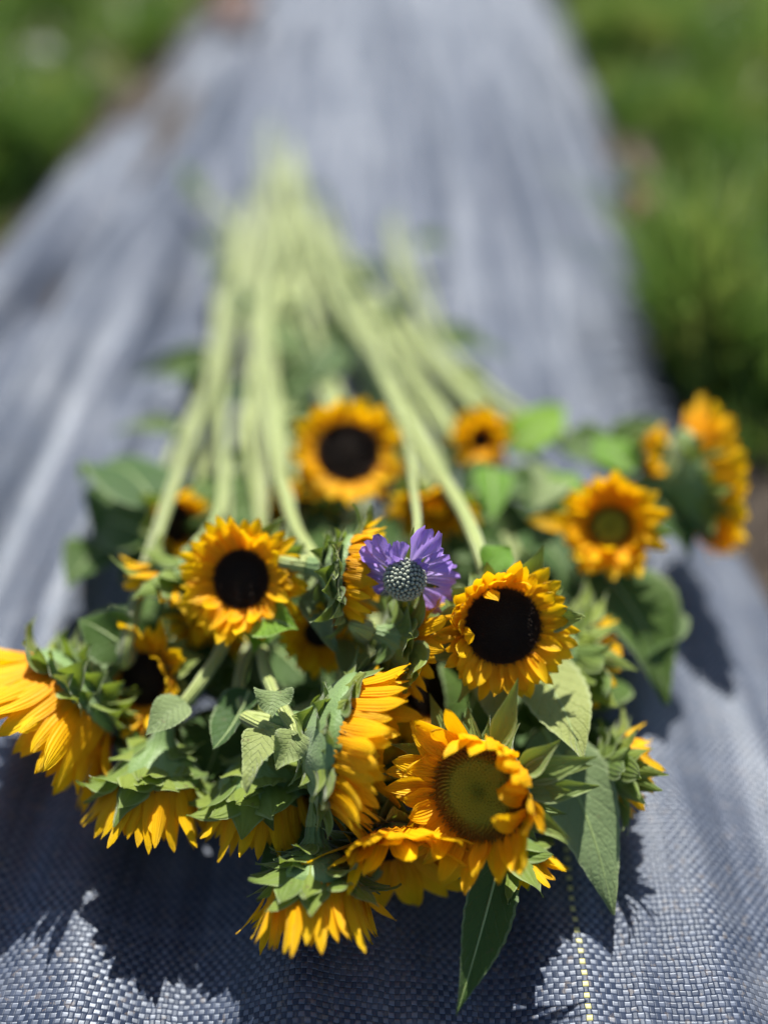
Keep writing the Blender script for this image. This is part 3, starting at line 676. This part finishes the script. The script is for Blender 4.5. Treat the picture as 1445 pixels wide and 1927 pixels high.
# ------------------------------------------------------------------ the purple scabious
def scabious():
    m = N('scabious_petal'); u, v = m.uv(); nz = m.noise(160, 3)
    c = m.ramp(v, [(0, (0.55, 0.42, 0.76)), (0.5, (0.42, 0.27, 0.72)), (1, (0.34, 0.19, 0.66))])
    st = m.math('SINE', m.math('MULTIPLY', u, 34.0))
    c = m.mix(m.math('MULTIPLY', nz, 0.5), c, (0.45, 0.33, 0.75))
    mp = m.leafy(c, c, 0.35, 0.5, m.bump(m.math('ADD', st, nz), 0.0004), 0.3, 0.3)
    P = at(762, 1090, 0.155); n = camdir((0.0, -0.25, 0.95)); x, y = frame(n)
    root = thing('scabious', 'single purple scabious lying among the sunflowers', 'flower', P)
    rng = random.Random(77)
    rc = 0.0108
    specs = [(66, 0.026, 0.0085, 25), (104, 0.013, 0.0070, 20), (134, 0.021, 0.0088, 5), (166, 0.017, 0.0085, 0),
             (30, 0.018, 0.0085, 15), (0, 0.021, 0.0078, -12), (-38, 0.022, 0.0105, -5), (118, 0.009, 0.005, 55), (48, 0.009, 0.005, 55), (194, 0.009, 0.005, 10)]
    for a, l, w_, e in specs:
        a = R(a); rho = x*math.cos(a)+y*math.sin(a); tau = n.cross(rho)
        vs = []; uv = []; nr, nc = 14, 13; ph = rng.uniform(0, 6); p = P + rho*rc*0.85 - n*rc*0.1
        for i in range(nr):
            s = i/(nr-1); th = R(e) + ph*0.12*s - 0.7*s
            if i: p = p + (rho*math.cos(th)+n*math.sin(th))*l/(nr-1)
            up = n*math.cos(th)-rho*math.sin(th)
            wd = w_*(0.22+1.0*s**1.2)*(1-0.25*s**8)
            for j in range(nc):
                t = 2*j/(nc-1)-1
                lob = -0.22*l*s*s*abs(math.sin(t*math.pi*1.5+math.pi/2))**0.5 if False else -0.13*l*s**3*(abs(math.cos(t*math.pi*1.5)) < 0.4) + rng.uniform(-0.025, 0.025)*l*s**4
                rf = 0.30*w_*s*math.sin(t*6+ph+s*4) + 0.16*w_*s*s*math.sin(t*15+ph+s*7)
                arc = -0.30*w_*t*t*s
                vs.append(p + tau*wd*t + up*rf + rho*(lob+arc+rng.uniform(-0.0004, 0.0004)*s)); uv.append((t*0.5, s))
        mesh_obj('petal', vs, grid_faces(nr, nc), mp, root, uv)
    # the pincushion: one bud-covered dome
    mc = N('scabious_centre'); tc = mc.n('TexCoord'); l = mc.n('VectorMath', operation='LENGTH'); mc.t.links.new(tc.outputs['UV'], l.inputs[0])
    cc = mc.ramp(l.outputs['Value'], [(0, (0.30, 0.33, 0.22)), (0.55, (0.26, 0.29, 0.22)), (1, (0.10, 0.12, 0.08))])
    mcent = mc.plain(cc, 0.6, mc.bump(mc.noise(1500, 2), 0.0003), 0.3, 0.4)
    vs = []; fs = []; uv = []
    NB = 150
    for i in range(-1, NB):
        if i < 0:
            c = P.copy(); r0 = rc*0.93; ndir = n; ringn, segn = 10, 20; scale = (1, 1)
        else:
            z = 1 - 1.15*(i+0.5)/NB; rr = math.sqrt(max(0, 1-z*z)); a = i*2.399963
            ndir = (x*math.cos(a)*rr + y*math.sin(a)*rr + n*z); c = P + ndir*rc*0.97; r0 = rc*0.110; ringn, segn = 6, 8
        q = ndir.to_track_quat('Z', 'Y').to_matrix(); b = len(vs)
        for k in range(ringn+1):
            f = math.pi*k/ringn
            for g in range(segn):
                w2 = 2*math.pi*g/segn
                lo = Vector((math.sin(f)*math.cos(w2), math.sin(f)*math.sin(w2), math.cos(f)*(1.3 if i >= 0 else 1)))
                vs.append(c + q @ lo * r0); uv.append((f/1.5 if i >= 0 else 1.0, 0))
        for k in range(ringn):
            for g in range(segn): fs.append((b+k*segn+g, b+(k+1)*segn+g, b+(k+1)*segn+(g+1) % segn, b+k*segn+(g+1) % segn))
    mesh_obj('flower_centre', vs, fs, mcent, root, uv)
    for i in range(9):
        a = i*2*math.pi/9; rho = x*math.cos(a)+y*math.sin(a); tau = n.cross(rho)
        v_, u_ = blade(P-n*rc*0.6+rho*rc*0.4, rho, n, tau, 0.016 if i != 2 else 0.024, 0.0022, R(-5), R(10), prof='bract', nr=8)
        mesh_obj('bract', v_, grid_faces(8, 5), M_BRACT, root, u_)
    pts = [P-n*rc*0.5, P-n*rc*1.4 + y*0.002] + [at(*q) for q in [(785, 1000, 0.15), (778, 920, 0.135), (768, 840, 0.12), (740, 760, 0.10), (690, 640, 0.06), (620, 480, 0.04), (560, 330, 0.03)]]
    tv, tf, tu = tube(catmull(pts, 9), 0.0027, 10)
    mesh_obj('stem', tv, tf, M_STEM, root, tu)
scabious()

# ------------------------------------------------------------------ small things lying about
def dry_leaf(px, py, size, rz, label, col):
    m = N('dry_leaf_brown'); mat = m.leafy(m.mix(m.noise(80, 3), col, tuple(c*0.5 for c in col)), (*col, 1), 0.15, 0.7)
    p = at(px, py, 0.0); p.z = 0.012
    root = thing('dry_leaf', label, 'dry leaf', p, 'dry leaves on the fabric edge')
    d = Vector((math.cos(rz), math.sin(rz), 0))
    add_leaf(root, p-d*size/2, p+d*size/2, size*0.3, Vector((0.2, -0.2, 1)), mat=mat, bend=0.35, fold=0.5, wav=0.5, seed=int(px), rib=False)
dry_leaf(438, 45, 0.20, 1.9, 'dry brown leaf lying on the far left part of the fabric', (0.16, 0.075, 0.05))
dry_leaf(1172, 330, 0.09, 2.2, 'pale brown dry leaf on the right edge of the fabric, farther one', (0.20, 0.14, 0.09))
dry_leaf(1188, 405, 0.08, 1.2, 'reddish brown dry leaf on the right edge of the fabric, nearer one', (0.22, 0.11, 0.06))
def stone(px, py, size, label, sd):
    p = at(px, py, -0.02); rg = random.Random(sd)
    m = N('stone_grey'); nz = m.noise(60, 5)
    mat = m.plain(m.mix(nz, (0.30, 0.30, 0.29), (0.14, 0.135, 0.13)), 0.85, m.bump(nz, 0.004))
    vs = []; fs = []; nr, na = 14, 20
    for i in range(nr+1):
        f = math.pi*i/nr
        for k in range(na):
            a = 2*math.pi*k/na; d = Vector((math.sin(f)*math.cos(a), math.sin(f)*math.sin(a), math.cos(f)))
            q = d*(1+0.35*noise.noise(d*1.3+Vector((sd, 0, 0)))+0.1*noise.noise(d*4)); vs.append(p+Vector((q.x*size, q.y*size*0.75, q.z*size*0.5)))
    for i in range(nr):
        for k in range(na): fs.append((i*na+k, (i+1)*na+k, (i+1)*na+(k+1) % na, i*na+(k+1) % na))
    vs = [v - p for v in vs]
    o = mesh_obj('stone', vs, fs, mat); o.location = p
    o['label'] = label; o['category'] = 'stone'; o['group'] = 'stones in the grass'
stone(1340, 135, 0.085, 'largest pale grey stone in the grass at the upper right', 1)
stone(75, 105, 0.04, 'pale grey stone in the grass at the upper left', 3)
for o in S.objects:
    if '_loc' in o: del o['_loc']
    if '_stem' in o: del o['_stem']
